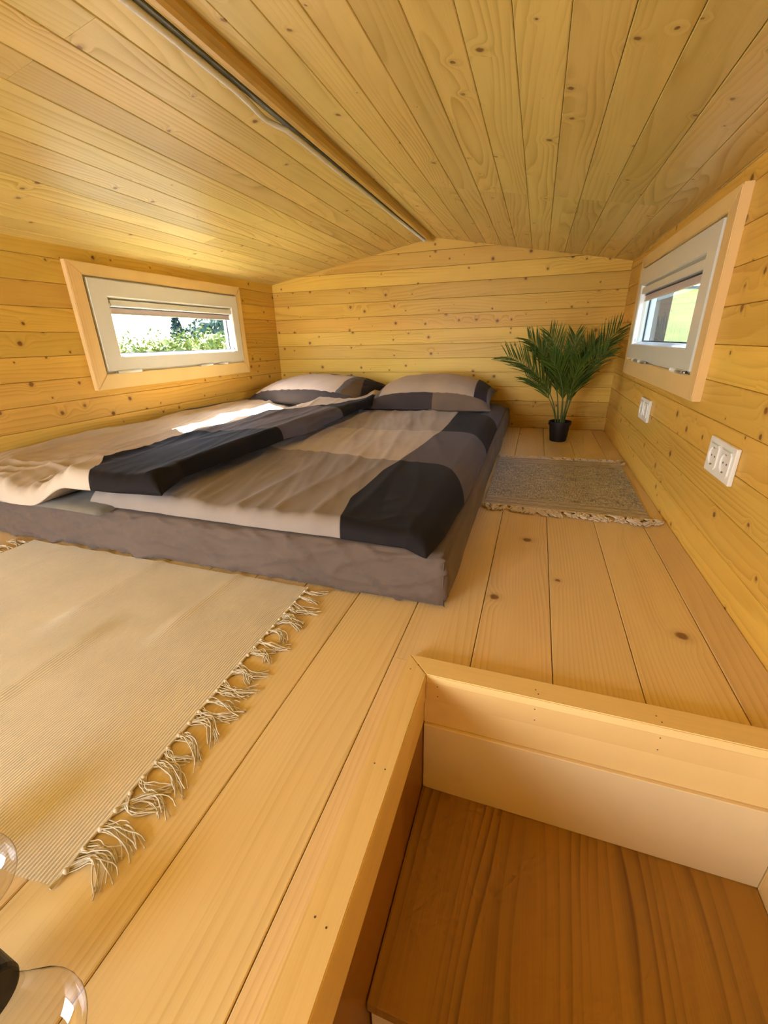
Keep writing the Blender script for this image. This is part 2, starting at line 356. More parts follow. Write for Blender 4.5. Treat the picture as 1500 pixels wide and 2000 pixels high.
# ------------------------------------------------------------------ windows
def window(name, X, nx, glabel):
    """X = wall face, nx = direction into the room"""
    w = empty(name, kind='structure')
    def B(y0, y1, z0, z1, d0, d1, nm, m, r=.002, seg=2, par=None):
        a, b = sorted((X + nx * d0, X + nx * d1)); return MB().rbox((a, y0, z0), (b, y1, z1), r, seg).obj(nm, m, par or w)
    # mitred wooden casing: four boards 20 mm proud
    oy0, oy1, oz0, oz1 = 1.366, 2.437, 0.362, 0.846
    iy0, iy1, iz0, iz1 = WY0, WY1, WZ0, WZ1
    for q, mt in (([(oy0, oz0), (oy1, oz0), (iy1, iz0), (iy0, iz0)], M_TRIMX), ([(iy0, iz1), (iy1, iz1), (oy1, oz1), (oy0, oz1)], M_TRIMX), ([(oy0, oz0), (iy0, iz0), (iy0, iz1), (oy0, oz1)], M_TRIM), ([(iy1, iz0), (oy1, oz0), (oy1, oz1), (iy1, iz1)], M_TRIM)):
        c = (sum(p[0] for p in q)/4, sum(p[1] for p in q)/4)
        q = [((y-c[0])*.9995+c[0], (z-c[1])*.9995+c[1]) for y, z in q]
        bm = bmesh.new(); vs = []
        for d in (0.0, 0.022): vs.append([bm.verts.new((X + nx*d, y, z)) for y, z in q])
        bm.faces.new(vs[0]); bm.faces.new(vs[1])
        for i in range(4): bm.faces.new([vs[0][i], vs[0][(i+1)%4], vs[1][(i+1)%4], vs[1][i]])
        bmesh.ops.recalc_face_normals(bm, faces=bm.faces)
        ed = [e for e in bm.edges if all(v in vs[1] for v in e.verts)]
        bmesh.ops.bevel(bm, geom=ed, offset=.0022, segments=2, affect='EDGES')
        me = bpy.data.meshes.new('casing_board'); bm.to_mesh(me); bm.free(); link('casing_board', me, mt, w)
    # outer pvc frame
    for y0, y1, z0, z1 in ((iy0, iy1, iz0, iz0 + .04), (iy0, iy1, iz1 - .04, iz1), (iy0, iy0 + .04, iz0 + .04, iz1 - .04), (iy1 - .04, iy1, iz0 + .04, iz1 - .04)):
        B(y0, y1, z0, z1, -.042, .008, 'frame_bar', M_PVC, .0015)
    B(iy0 + .009, iy0 + .0125, iz0 + .01, iz1 - .01, .004, .0085, 'gasket', M_GASKET, .0006, 1)
    # opening sash, one continuous bevelled ring
    sy0, sy1, sz0, sz1 = 1.436, 2.388, 0.434, 0.792
    gy0, gy1, gz0, gz1 = 1.530, 2.322, 0.502, 0.716
    mb = MB(); rings = []
    prof = [(0.0, -.030, 0), (0.0, .020, 0), (.004, .024, 0), (.80, .024, 0), (.86, .0205, 0), (.93, .006, 0), (1.0, -.004, 0), (1.0, -.016, 0)]
    for f, dep, _ in prof:
        y0 = sy0 + (gy0 - sy0)*f; y1 = sy1 + (gy1 - sy1)*f; z0 = sz0 + (gz0 - sz0)*f; z1 = sz1 + (gz1 - sz1)*f
        mb.V += [(X + nx*dep, y0, z0), (X + nx*dep, y1, z0), (X + nx*dep, y1, z1), (X + nx*dep, y0, z1)]
    for i in range(len(prof) - 1):
        for k in range(4): mb.F.append((i*4+k, i*4+(k+1)%4, i*4+4+(k+1)%4, i*4+4+k))
    sash = mb.obj('sash', M_PVC, w)
    # gasket round the glass and the outer stop
    for y0, y1, z0, z1 in ((gy0, gy1, gz0, gz0 + .004), (gy0, gy1, gz1 - .004, gz1), (gy0, gy0 + .004, gz0, gz1), (gy1 - .004, gy1, gz0, gz1)):
        B(y0, y1, z0, z1, -.0200, -.0150, 'gasket', M_GASKET, .0005, 1, sash)
    for y0, y1, z0, z1 in ((gy0 - .04, gy1 + .04, gz0 - .04, gz0 - .001), (gy0 - .04, gy1 + .04, gz1 + .001, gz1 + .04), (gy0 - .04, gy0 - .001, gz0, gz1), (gy1 + .001, gy1 + .04, gz0, gz1)):
        B(y0, y1, z0, z1, -.042, -.0165, 'outer_stop', M_PVC, .001, 1, sash)
    a, b = sorted((X - nx*.0195, X - nx*.0235))
    MB().box((a, gy0 - .003, gz0 - .003), (b, gy1 + .003, gz1 + .003)).obj('pane', M_GLASS, w)
    # cassette blind, nearly rolled up
    bl = MB().rbox(*zip(*[sorted((X + nx*-.003, X + nx*.020)), (gy0 - .006, gy1 + .006), (gz1 - .024, gz1 + .003)]), .006, 3).obj('blind', M_PVC, w)
    MB().tube([(X + nx*.0155, gy0 - .004, gz1 - .004), (X + nx*.0155, gy1 + .004, gz1 - .004)], .0035, 8).obj('headrail', M_PVC, bl, smooth=True)
    MB().rbox(*zip(*[sorted((X + nx*.000, X + nx*.0025)), (gy0 - .003, gy1 + .003), (gz1 - .050, gz1 - .024)]), .0006, 1).obj('blind_fabric', M_BLIND, bl)
    MB().rbox(*zip(*[sorted((X + nx*.0005, X + nx*.008)), (gy0 - .003, gy1 + .003), (gz1 - .0285, gz1 - .0262)]), .0008, 1).obj('blind_slot', M_GASKET, bl)
    MB().rbox(*zip(*[sorted((X - nx*.001, X + nx*.006)), (gy0 - .003, gy1 + .003), (gz1 - .053, gz1 - .049)]), .002, 2).obj('bottom_bar', M_PVC, bl)
    for y in (gy0 - .004, gy1 + .004):
        MB().tube([(X + nx*.012, y - .004, gz1 - .006), (X + nx*.012, y + .004, gz1 - .006)], .008, 12).obj('end_cap', M_PVC, bl, smooth=True)
        MB().tube([(X + nx*.004, y - .003, gz0 + .006), (X + nx*.014, y - .003, gz0 + .006)], .007, 12).obj('clip', M_PVC, bl, smooth=True)
    # hinges along the bottom of a hopper window
    for y0, y1 in ((1.475, 1.60), (1.99, 2.09), (2.14, 2.22)):
        hg = MB().tube([(X + nx*.026, y0, sz0 - .005), (X + nx*.026, y1, sz0 - .005)], .0065, 10).obj('hinge', M_PVC, w, smooth=True)
        MB().tube([(X + nx*.026, y0 - .004, sz0 - .005), (X + nx*.026, y0 + .003, sz0 - .005)], .0045, 8).obj('hinge_pin', M_METAL, hg, smooth=True)
    return w
window('window_1', XL, 1, 'left'); window('window_2', XR, -1, 'right')

# ------------------------------------------------------------------ sockets
def socket_unit(name, y, z, label, kinds):
    X = XR; o = empty(name, (X, y, z), label=label, cat='socket', group='double sockets on the right wall')
    W2, H2 = .075, .0405
    if kinds == 'sock':
        MB().rbox((-.0095, -W2, -H2), (-.0004, W2, H2), .003, 3).obj('cover_frame', M_SOCK, o)
        for c in (-.0355, .0355):
            mb = MB()                       # insert with a round well
            n = 24; Rw = .0205; s = .0275
            sq = []; rim = []; well = []; dep = []
            for i in range(n):
                a = 2*math.pi*i/n + math.pi/n; cs, sn = math.cos(a), math.sin(a); m = s / max(abs(cs), abs(sn))
                sq.append((-.0125, c + cs*m, sn*m)); rim.append((-.0125, c + cs*(Rw+.001), sn*(Rw+.001))); well.append((-.0115, c + cs*Rw, sn*Rw)); dep.append((-.0098, c + cs*(Rw-.001), sn*(Rw-.001)))
            back = [(-.0090, p[1], p[2]) for p in sq]
            mb.V = back + sq + rim + well + dep
            for l in range(4):
                for i in range(n): mb.F.append((l*n+i, l*n+(i+1)%n, (l+1)*n+(i+1)%n, (l+1)*n+i))
            mb.F.append(tuple(4*n+i for i in range(n)))
            ins = mb.obj('socket_insert', M_SOCK, o)
            for hy in (-.0095, .0095): MB().lathe([(0.0, .0003), (.0024, .0003), (.0024, 0), ], 10, Matrix.Translation((-.0098, c + hy, 0)) @ Matrix.Rotation(-math.pi/2, 4, 'Y')).obj('pin_hole', M_HOLE, ins)
            for hz in (-1, 1): MB().rbox((-.0122, c - .003, hz*.0195 - .002), (-.0098, c + .003, hz*.0195 + .002), .0006, 1).obj('earth_clip', M_METAL, ins)
            MB().rbox((-.0127, c - .0275, .0290), (-.0095, c + .0275, .0297), .0003, 1).obj('shutter_line', M_CABLE, ins)
socket_unit('wall_socket', 1.130, .265, 'white double power socket on the right wall, nearer the camera, with two round wells', 'sock')
socket_unit('wall_socket', 1.925, .260, 'white double power socket on the right wall, the farther one, below the window', 'sock')

# ------------------------------------------------------------------ hatch and stair
hatch = empty('trim_2', (0, 0, 0), kind='structure')
def tboard(nm, poly, z0, z1, mat, par, bev=.0015):
    bm = bmesh.new(); lo = [bm.verts.new((x, y, z0)) for x, y in poly]; hi = [bm.verts.new((x, y, z1)) for x, y in poly]; n = len(poly)
    bm.faces.new(lo); bm.faces.new(hi)
    for i in range(n): bm.faces.new([lo[i], lo[(i+1)%n], hi[(i+1)%n], hi[i]])
    bmesh.ops.recalc_face_normals(bm, faces=bm.faces)
    bmesh.ops.bevel(bm, geom=[e for e in bm.edges if all(v in hi for v in e.verts)], offset=bev, segments=2, affect='EDGES')
    me = bpy.data.meshes.new(nm); bm.to_mesh(me); bm.free(); return link(nm, me, mat, par)
ix, iy = HX + .040, HY - .041
e = .0003
tboard('cap_board', [(HX, YF), (ix - e, YF), (ix - e, iy - e), (HX, HY - e)], 0.0002, .015, M_TRIMX, hatch)
tboard('cap_board', [(HX + e, HY), (ix + e, iy), (XR - .001, iy), (XR - .001, HY)], 0.0002, .015, M_TRIM, hatch)
MB().rbox((HX + .028, YF, -.040), (ix - .001, iy, -.0002), .001, 1).obj('fascia_board', M_TRIMX, hatch)
MB().rbox((ix - .001, iy, -.040), (XR - .001, iy + .014, -.0002), .001, 1).obj('fascia_board', M_TRIM, hatch)
MB().rbox((HX + .026, YF, -.095), (ix - .004, iy + .004, -.0405), .001, 1).obj('fascia_board', M_TRIMX, hatch)
MB().rbox((ix - .004, iy + .004, -.095), (XR - .001, iy + .018, -.0405), .001, 1).obj('fascia_board', M_TRIM, hatch)
for x, y in ((-.151, .550), (-.141, .563), (.05, .564), (.054, .556), (.217, .564), (.222, .554), (-.150, .368), (-.134, .364), (-.150, .198), (-.136, .194)):
    MB().lathe([(0, .0003), (.0010, .0003), (.0011, 0)], 8, Matrix.Translation((x, y, .0150))).obj('nail_head', M_NAIL, hatch)
for x, z in ((-.103, -.006), (-.102, -.027), (.051, -.006), (.053, -.028), (.222, -.006), (.223, -.029)):
    MB().lathe([(0, .0003), (.0010, .0003), (.0011, 0)], 8, Matrix.Translation((x, iy, z)) @ Matrix.Rotation(math.pi/2, 4, 'X')).obj('nail_head', M_NAIL, hatch)

stair = empty('stair_box', (0.13, .39, -.255), label='brown oak treads with white risers down in the open hatch at lower right', cat='stairs')
def sp(mb, nm, m):      # parts in world numbers, moved to the stair's origin
    mb.V = [(x - .13, y - .39, z + .255) for x, y, z in mb.V]; return mb.obj(nm, m, stair)
SX0, SX1 = -.131, .399
ty = iy + .006
sp(MB().rbox((SX0 + .006, .243, -.277), (SX1, ty, -.255), .0012, 1), 'tread', M_OAK)
sp(MB().rbox((SX0 + .008, .251, -.495), (SX1, .263, -.2775), .001, 1), 'riser', M_WHITE)
sp(MB().rbox((SX0 + .006, ty - .008, -.2545), (SX1, ty + .006, -.0955), .001, 1), 'riser', M_WHITE)
sp(MB().rbox((SX0 + .006, -.055, -.517), (SX1, .262, -.4955), .0012, 1), 'tread', M_OAK)
sp(MB().rbox((SX0 + .008, -.047, -.74), (SX1, -.035, -.5175), .001, 1), 'riser', M_WHITE)
sp(MB().rbox((SX0 + .006, -.35, -.762), (SX1, -.036, -.7405), .0012, 1), 'tread', M_OAK)
OAKV = wood('oak_panel', (0.30, 0.12, 0.015), (0.16, 0.055, 0.006), (0.06, 0.02, 0.005), 0.5, 0.9, 0.01, 50, 0.5, 4.0, 0.4, 0.05, axis='y')
sp(MB().rbox((SX0 - .014, -.6, -1.0), (SX0 + .005, ty + .006, -.0955), .001, 1), 'side_panel', OAKV)
sp(MB().rbox((SX1 + .001, -.6, -1.0), (XR - .001, iy - .003, -.0015), .001, 1).rbox((SX1 + .001, iy - .003, -1.0), (XR - .001, ty + .012, -.097), .001, 1), 'side_board', M_TRIMX)
# the main room behind the camera, into which the loft opens
MB().box((XL - .05, -3.3, -2.4), (XR + .12, -3.2, 1.2)).obj('wall_front', M_WALL, kind='structure')
MB().box((XL - .05, -3.3, -2.45), (XR + .12, YF, -2.40)).obj('floor_lower', M_OAK, kind='structure')
MB().box((XL - .05, -3.3, -2.4), (XL, YF + .02, 1.1)).obj('wall_left_lower', M_WALL, kind='structure')
MB().box((XR, -3.3, -2.4), (XR + .12, YF + .02, 1.1)).obj('wall_right_lower', M_WALL, kind='structure')
MB().box((XL - .05, -3.3, 1.10), (XR + .12, YF - .04, 1.16)).obj('ceiling_lower', M_CEIL, kind='structure')
MB().box((XL - .05, YF - .02, -2.4), (SX0 - .02, YF + .02, -.06)).obj('wall_under_loft', M_WHITE, kind='structure')
# shell of the storey below, so that no daylight leaks up through the hatch except from the room behind
MB().box((SX0 - .2, -.9, -1.08), (XR + .1, .62, -1.0)).box((SX0 - .02, ty + .02, -1.0), (XR + .1, ty + .06, -.062)).box((XR + .0005, YF, -2.4), (XR + .1, YB, -.1)).box((XL - .05, YF, -2.4), (XL - .02, YB, -.1)).obj('wall_lower', M_WHITE, kind='structure')

# ------------------------------------------------------------------ fabrics
def fabric(name, build, rough=0.78, sheen=0.04, weave=1400.0, bumpk=0.12):
    g = NG(name)
    col = build(g)
    tc = g.n('ShaderNodeTexCoord')
    n = g.noise(tc.outputs['Object'], weave, 1.0); m = g.noise(tc.outputs['Object'], 9.0, 3.0)
    col = g.mix(g.math('MULTIPLY', n, 0.18), col, (0.0, 0.0, 0.0))
    col = g.mix(1.0, col, g.mix(m, (0.85, 0.85, 0.85), (1.12, 1.1, 1.08)), 'MULTIPLY')
    g.set(col, rough, Specular_IOR_Level=0.20, Sheen_Weight=sheen, Sheen_Roughness=0.4)
    g.bump(n, bumpk, 0.0004); return g.m
C_BLACK, C_GREY = (0.012, 0.009, 0.010), (0.135, 0.112, 0.118)
C_T1, C_T2, C_T3 = (0.33, 0.275, 0.235), (0.58, 0.485, 0.385), (0.45, 0.38, 0.315)
def duvet_cols(g):
    st = lambda nm: g.step(g.attr(nm), -.0012, .0012)
    right = g.mix(st('r3'), C_BLACK, C_GREY); right = g.mix(st('r2'), C_GREY, right); right = g.mix(st('r1'), C_BLACK, right)
    right = g.mix(st('r1'), C_BLACK, g.mix(st('r2'), C_GREY, g.mix(st('r3'), C_BLACK, C_GREY)))
    left = g.mix(st('t1'), C_T1, g.mix(st('t2'), C_T2, C_T3))
    c = g.mix(st('side'), left, right)
    return g.mix(st('edge'), c, (0.085, 0.075, 0.08))
M_DUVET = fabric('duvet_cotton', duvet_cols)
M_SHEET = fabric('fitted_sheet', lambda g: g.mix(0.0, (0.150, 0.108, 0.085), (0, 0, 0)), 0.8, 0.15)
M_UNDER = fabric('duvet_underside', lambda g: g.mix(0.0, (0.26, 0.235, 0.19), (0, 0, 0)), 0.8, 0.2)

def sstep(a, b, x):
    t = min(1, max(0, (x - a) / (b - a))); return t * t * (3 - 2 * t)
def N(x, y, z=0.0): return noise.noise(Vector((x, y, z)))
def interp(tab, t):
    if t <= tab[0][0]: return tab[0][1]
    for (a, va), (b, vb) in zip(tab[:-1], tab[1:]):
        if t <= b: return va + (vb - va) * (t - a) / (b - a)
    return tab[-1][1]
def add_attrs(me, d):
    for k, vals in d.items():
        a = me.attributes.new(k, 'FLOAT', 'POINT'); a.data.foreach_set('value', vals)

# mattress: rounded box, finely divided, slightly creased ----------------------
def soft_box(x0, x1, y0, y1, z0, z1, r, step_, disp):
    nx, ny, nz = [max(2, int(round(d / step_))) for d in (x1 - x0, y1 - y0, z1 - z0)]
    bm = bmesh.new(); idx = {}
    def v(i, j, k):
        if (i, j, k) not in idx:
            p = Vector((x0 + (x1-x0)*i/nx, y0 + (y1-y0)*j/ny, z0 + (z1-z0)*k/nz))
            q = Vector((min(max(p.x, x0 + r), x1 - r), min(max(p.y, y0 + r), y1 - r), min(max(p.z, z0 + r), z1 - r)))
            d = p - q
            nrm = d.normalized() if d.length > 1e-6 else Vector((0, 0, 1))
            p = q + nrm * r if d.length > 1e-6 else p
            idx[(i, j, k)] = bm.verts.new(p + nrm * disp(p, nrm))
        return idx[(i, j, k)]
    for i in range(nx):
        for j in range(ny):
            bm.faces.new([v(i,j,nz), v(i+1,j,nz), v(i+1,j+1,nz), v(i,j+1,nz)]); bm.faces.new([v(i,j,0), v(i,j+1,0), v(i+1,j+1,0), v(i+1,j,0)])
    for i in range(nx):
        for k in range(nz):
            bm.faces.new([v(i,0,k), v(i+1,0,k), v(i+1,0,k+1), v(i,0,k+1)]); bm.faces.new([v(i,ny,k), v(i,ny,k+1), v(i+1,ny,k+1), v(i+1,ny,k)])
    for j in range(ny):
        for k in range(nz):
            bm.faces.new([v(0,j,k), v(0,j,k+1), v(0,j+1,k+1), v(0,j+1,k)]); bm.faces.new([v(nx,j,k), v(nx,j+1,k), v(nx,j+1,k+1), v(nx,j,k+1)])
    for f in bm.faces: f.smooth = True
    me = bpy.data.meshes.new('soft'); bm.to_mesh(me); bm.free(); return me
def md(p, n):
    if abs(n.z) > .8: return 0.0
    d = .003 * N(p.x * 7, p.y * 7, p.z * 9)
    if n.y < -.5:                                    # creases of the cover along the front
        a = abs(N(p.x * 9 + p.z * 22, p.z * 10 + 3.0, 1.0)); d += .0100 * max(0, 1 - a * 7) ** 1.5
        a = abs(N(p.x * 5 - p.z * 16, p.z * 14 - 2.0, 7.0)); d += .0085 * max(0, 1 - a * 8) ** 1.5
        d += .002 * sstep(.05, 0.0, p.z) * N(p.x * 16, 0, 0)
    if n.x > .5: d += .006 * N(p.y * 4, p.z * 6, 2.0)
    return d - .004 * abs(p.z - .06) / .06
MX0, MX1, MY0, MY1, MZ = XL + .004, -.128, .752, 2.825, .128
mat_ = link('mattress', soft_box(MX0, MX1, MY0, MY1, .0005, MZ, .022, .008, md), M_SHEET, label='low double mattress in a brown-grey fitted sheet lying on the floor', cat='mattress')
mb = MB(); mb.tube([(MX1 - .010, MY0 + .003, z) for z in (.014, .04, .07, .1, .112)], .0012, 6).obj('corner_seam', M_SHEET, mat_, smooth=True)

# duvets ------------------------------------------------------------------------
def rnd_corner(x, ytop, xr=-.29, w=.15, a=.25):
    return ytop - a * max(0.0, (x - xr) / w) ** 2.3
def spread(u): return .5 - .5 * math.cos(math.pi * (.5 * u + .5 * (.5 - .5 * math.cos(math.pi * u))) ) if False else (u * .55 + .45 * (.5 - .5 * math.cos(math.pi * u)))
def duvet(name, xl, xr, yf, yb, zbot, ztop, nx, ny, r, attrs, **kw):
    V = []; at = {k: [] for k in ('side', 'r1', 'r2', 'r3', 't1', 't2', 'edge')}
    top = []; bot = []
    P = []
    for j in range(ny + 1):
        t = spread(j / ny)
        for i in range(nx + 1):
            s = spread(i / nx)
            y = (yf((xl(0) + xr(0)) / 2) * (1 - t) + yb * t); x = xl(y) * (1 - s) + xr(y) * s
            y = yf(x) * (1 - t) + yb * t; x = xl(y) * (1 - s) + xr(y) * s
            P.append((x, y))
    for (x, y) in P:
        dx = min(x - xl(y), xr(y) - x); dy = min(y - yf(x), yb - y)
        e = 1.0
        for d in (dx, dy):
            q = min(1, max(0, d / r)); e *= math.sqrt(max(0, 1 - (1 - q) ** 2))
        zb = zbot(x, y); zt = ztop(x, y)
        V.append((x, y, zb + (zt - zb) * (.06 + .94 * e))); a = attrs(x, y)
        for k in at: at[k].append(a.get(k, 1.0))
    n0 = len(V)
    for (x, y) in P:
        V.append((x, y, zbot(x, y))); a = attrs(x, y)
        for k in at: at[k].append(a.get(k, 1.0))
    F = []; w = nx + 1
    for j in range(ny):
        for i in range(nx):
            q = j * w + i; F.append((q, q + 1, q + 1 + w, q + w)); F.append((n0 + q, n0 + q + w, n0 + q + 1 + w, n0 + q + 1))
    rim = [i for i in range(w)] + [j * w + nx for j in range(1, ny + 1)] + [ny * w + i for i in range(nx - 1, -1, -1)] + [j * w for j in range(ny - 1, 0, -1)]
    for a, b in zip(rim, rim[1:] + rim[:1]): F.append((b, a, n0 + a, n0 + b))
    o = mesh(name, V, F, M_DUVET, smooth=True, **kw); add_attrs(o.data, at); return o

XB = [(.70, -.350), (.795, -.38), (.921, -.409), (1.176, -.406), (1.278, -.393), (1.504, -.378), (1.802, -.362), (2.005, -.361), (2.374, -.37), (2.8, -.37)]
def attR(x, y):
    return dict(side=x - interp(XB, y), r1=y - rnd_corner(x, 1.288), r2=y - rnd_corner(x, 1.812), r3=y - rnd_corner(x, 2.285),
                t1=y - 1.30 + .12 * (x + .5), t2=y - 1.79 - .06 * (x + .5), edge=-1 if False else -1.0)
def fold(x, y, fx, fy, seed, sharp=1.0):
    n = N(x * fx + .35 * N(x * 2, y * 2, seed), y * fy, seed)
    return (1 - min(1, abs(n) * 3.2)) ** 1.6 * sharp + .5 * n
def ztR(x, y):
    z = .166 + .006 * N(x * 3, y * 3, 4.0)
    m = sstep(-.25, -.55, x)
    z += .0055 * fold(x + .10 * y, y, 9, 1.5, 2.0) * (.25 + m) + .003 * fold(x + .22 * y, y, 19, 2.6, 6.0) * m
    z += .0035 * fold(x - .3 * y, y, 11, 5, 12.0) * sstep(1.05, .75, y)
    z += .010 * sstep(-.24, -.17, x) * sstep(.95, .78, y) * 0
    z -= .012 * sstep(-.22, -.14, x) + 0.0
    return z
yfR = lambda x: interp([(-1.1, .775), (-.61, .765), (-.40, .765), (-.286, .760), (-.22, .758), (-.165, .728)], x) + .004 * N(x * 14, 0, 3)
xrR = lambda y: interp([(.72, -.166), (.838, -.152), (1.087, -.141), (1.426, -.141), (1.956, -.147), (2.72, -.150)], y) + .003 * N(y * 9, 1, 3)
duR = duvet('duvet', lambda y: -1.13 + 0 * y, xrR, yfR, 2.70, lambda x, y: MZ + .004, ztR, 170, 260, .028, attR,
            label='right-hand duvet in taupe with black and grey blocks along its right edge, lying flat', cat='duvet', group='duvets on the bed')

XBL = [(.66, -1.030), (.715, -1.032), (.85, -1.125), (.985, -1.125), (1.161, -1.144), (1.37, -1.154), (1.66, -1.132), (1.863, -1.034), (2.069, -.993), (2.25, -.90), (2.6, -.80)]
def attL(x, y):
    return dict(side=x - interp(XBL, y), r1=y - 1.30 - .5 * (x + 1.0), r2=y - 1.86 - .2 * (x + 1), r3=y - 2.35,
                t1=1.0, t2=-(x + 1.72), edge=-(x + 1.700 + .012 * N(y * 4, 0, 0)))
def attL2(x, y):
    a = attL(x, y); a['t1'] = y - .2; a['t2'] = y - 3.0 ; a['edge'] = -a['edge'] * -1.0; return a
xrL = lambda y: interp([(.70, -.80), (.761, -.838), (.882, -.885), (1.05, -.880), (1.239, -.866), (1.389, -.866), (1.50, -.835), (1.663, -.845), (2.081, -.862), (2.26, -.845), (2.6, -.86)], y)
yfL = lambda x: interp([(-1.75, .735), (-1.35, .712), (-1.1, .722), (-.95, .728), (-.80, .742)], x) + .004 * N(x * 11, 2, 3)
def zbL(x, y):
    return MZ + .006 + (.046 + .016) * sstep(-1.28, -1.12, x) * 1.0 + .012 * sstep(-1.3, -1.7, x)
def ztL(x, y):
    z = zbL(x, y) + .040 + .014 * sstep(-1.35, -1.70, x)
    z += .009 * N(x * 4, y * 2.2, 9.0)
    u = x + .12 * math.sin(y * 2.3) + .08 * y
    lf = .35 + .65 * sstep(-1.0, -1.2, x)
    z += .014 * fold(u, y, 4.2, 1.1, 3.0) + .008 * lf * fold(u + .12 * y, y, 10, 1.5, 8.0) + .0035 * lf * fold(x + .25 * y, y, 21, 2.4, 5.0)
    z += .010 * fold(x - .6 * y, y, 9, 9, 15.0) * sstep(1.25, .85, y) * sstep(-1.62, -1.45, x) * sstep(-1.02, -1.2, x)
    return max(z, zbL(x, y) + .012)
duL = duvet('duvet', lambda y: XL + .006, xrL, yfL, 2.58, zbL, ztL, 200, 280, .034, attL,
            label='left-hand rumpled duvet, light taupe with a dark band, overlapping its neighbour beside the window', cat='duvet', group='duvets on the bed')
# the light lower lip of that duvet, folded under at its front left
V = []; F = []; nx, ny = 60, 14
for j in range(ny + 1):
    for i in range(nx + 1):
        s, t = i / nx, j / ny; x = -1.74 + .71 * s; y = .722 + .02 * math.sin(x * 9) * .3 + .12 * t
        th = (math.sqrt(max(0, 1 - (1 - min(1, t / .25)) ** 2))) * (math.sqrt(max(0, 1 - (1 - min(1, (1 - s) / .06)) ** 2)))
        V.append((x, y, .1290 + .010 * th + .003 * N(x * 18, y * 12, 2) * th))
for j in range(ny):
    for i in range(nx): q = j*(nx+1)+i; F.append((q, q+1, q+nx+2, q+nx+1))
mesh('lower_fold', V, F, M_UNDER, duL, smooth=True, label='pale grey-green lower fold of the duvet')

# pillows -------------------------------------------------------------------------
def pillow_cols(kind):
    def f(g):
        U, Vv, T = g.attr('pu'), g.attr('pv'), g.attr('pt')
        st = lambda a, b: g.step(a, b - .006, b + .006)
        if kind == 'L':
            c = (0.62, 0.51, 0.42)
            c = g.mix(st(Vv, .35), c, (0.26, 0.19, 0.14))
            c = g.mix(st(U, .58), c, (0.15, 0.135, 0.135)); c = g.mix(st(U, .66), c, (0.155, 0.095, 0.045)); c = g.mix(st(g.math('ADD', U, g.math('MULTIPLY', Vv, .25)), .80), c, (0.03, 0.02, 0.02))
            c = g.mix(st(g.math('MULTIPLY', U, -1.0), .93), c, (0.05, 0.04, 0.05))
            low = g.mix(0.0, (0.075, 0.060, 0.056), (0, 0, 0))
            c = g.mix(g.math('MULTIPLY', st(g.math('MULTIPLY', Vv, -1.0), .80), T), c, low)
        else:
            c = (0.48, 0.37, 0.27)
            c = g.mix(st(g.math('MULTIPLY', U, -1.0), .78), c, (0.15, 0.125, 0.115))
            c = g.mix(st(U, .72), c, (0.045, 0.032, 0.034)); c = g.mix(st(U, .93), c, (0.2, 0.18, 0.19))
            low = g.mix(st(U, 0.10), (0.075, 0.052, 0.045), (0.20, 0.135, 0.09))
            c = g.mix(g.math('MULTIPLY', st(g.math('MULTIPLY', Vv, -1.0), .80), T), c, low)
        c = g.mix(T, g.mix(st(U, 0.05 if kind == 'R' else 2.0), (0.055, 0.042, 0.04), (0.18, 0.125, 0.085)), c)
        return c
    return f
def pillow(cx, cy, cz, w, d, T, rz, tilt, seed, mat, **kw):
    n = 70; m = 54; V = []; pu = []; pv = []; pt = []
    for side in (1, 0):
        for j in range(m + 1):
            for i in range(n + 1):
                u, v = math.sin(math.pi/2 * (2*i/n - 1)), math.sin(math.pi/2 * (2*j/m - 1))
                h = max(0, 1 - abs(u) ** 2.5) ** .55 * max(0, 1 - abs(v) ** 2.3) ** .55
                x = u * w / 2 * (1 - .07 * (1 - abs(v)**2) * abs(u)**6); y = v * d / 2 * (1 - .08 * (1 - abs(u)**2) * abs(v)**6)
                if side:
                    z = T * h; z += h * (.006 * N(x * 7, y * 7, seed))
                    z += .007 * h ** .5 * fold(x * 1.0 - y * .45, y, 20, 4, seed + 3) * (1 if seed < 10 else .5)
                else: z = -T * .30 * h
                V.append((x, y, z)); pu.append(u); pv.append(v); pt.append(float(side))
    F = []; w1 = n + 1; n0 = w1 * (m + 1)
    for j in range(m):
        for i in range(n):
            q = j*w1+i; F.append((q, q+1, q+1+w1, q+w1)); F.append((n0+q, n0+q+w1, n0+q+1+w1, n0+q+1))
    rim = [i for i in range(w1)] + [j*w1+n for j in range(1, m+1)] + [m*w1+i for i in range(n-1, -1, -1)] + [j*w1 for j in range(m-1, 0, -1)]
    for a, b in zip(rim, rim[1:] + rim[:1]): F.append((b, a, n0+a, n0+b))
    o = mesh('pillow', V, F, mat, smooth=True, **kw)
    o.matrix_world = Matrix.Translation((cx, cy, cz)) @ Matrix.Rotation(rz, 4, 'Z') @ Matrix.Rotation(tilt, 4, 'X')
    add_attrs(o.data, dict(pu=pu, pv=pv, pt=pt)); return o
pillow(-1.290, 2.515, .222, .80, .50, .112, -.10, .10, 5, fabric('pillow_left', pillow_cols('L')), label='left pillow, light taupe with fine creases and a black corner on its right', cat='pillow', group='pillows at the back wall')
pillow(-.555, 2.520, .205, .70, .50, .135, .03, .10, 13, fabric('pillow_right', pillow_cols('R')), label='right pillow, plump brown-taupe with a black and grey end on its right', cat='pillow', group='pillows at the back wall')

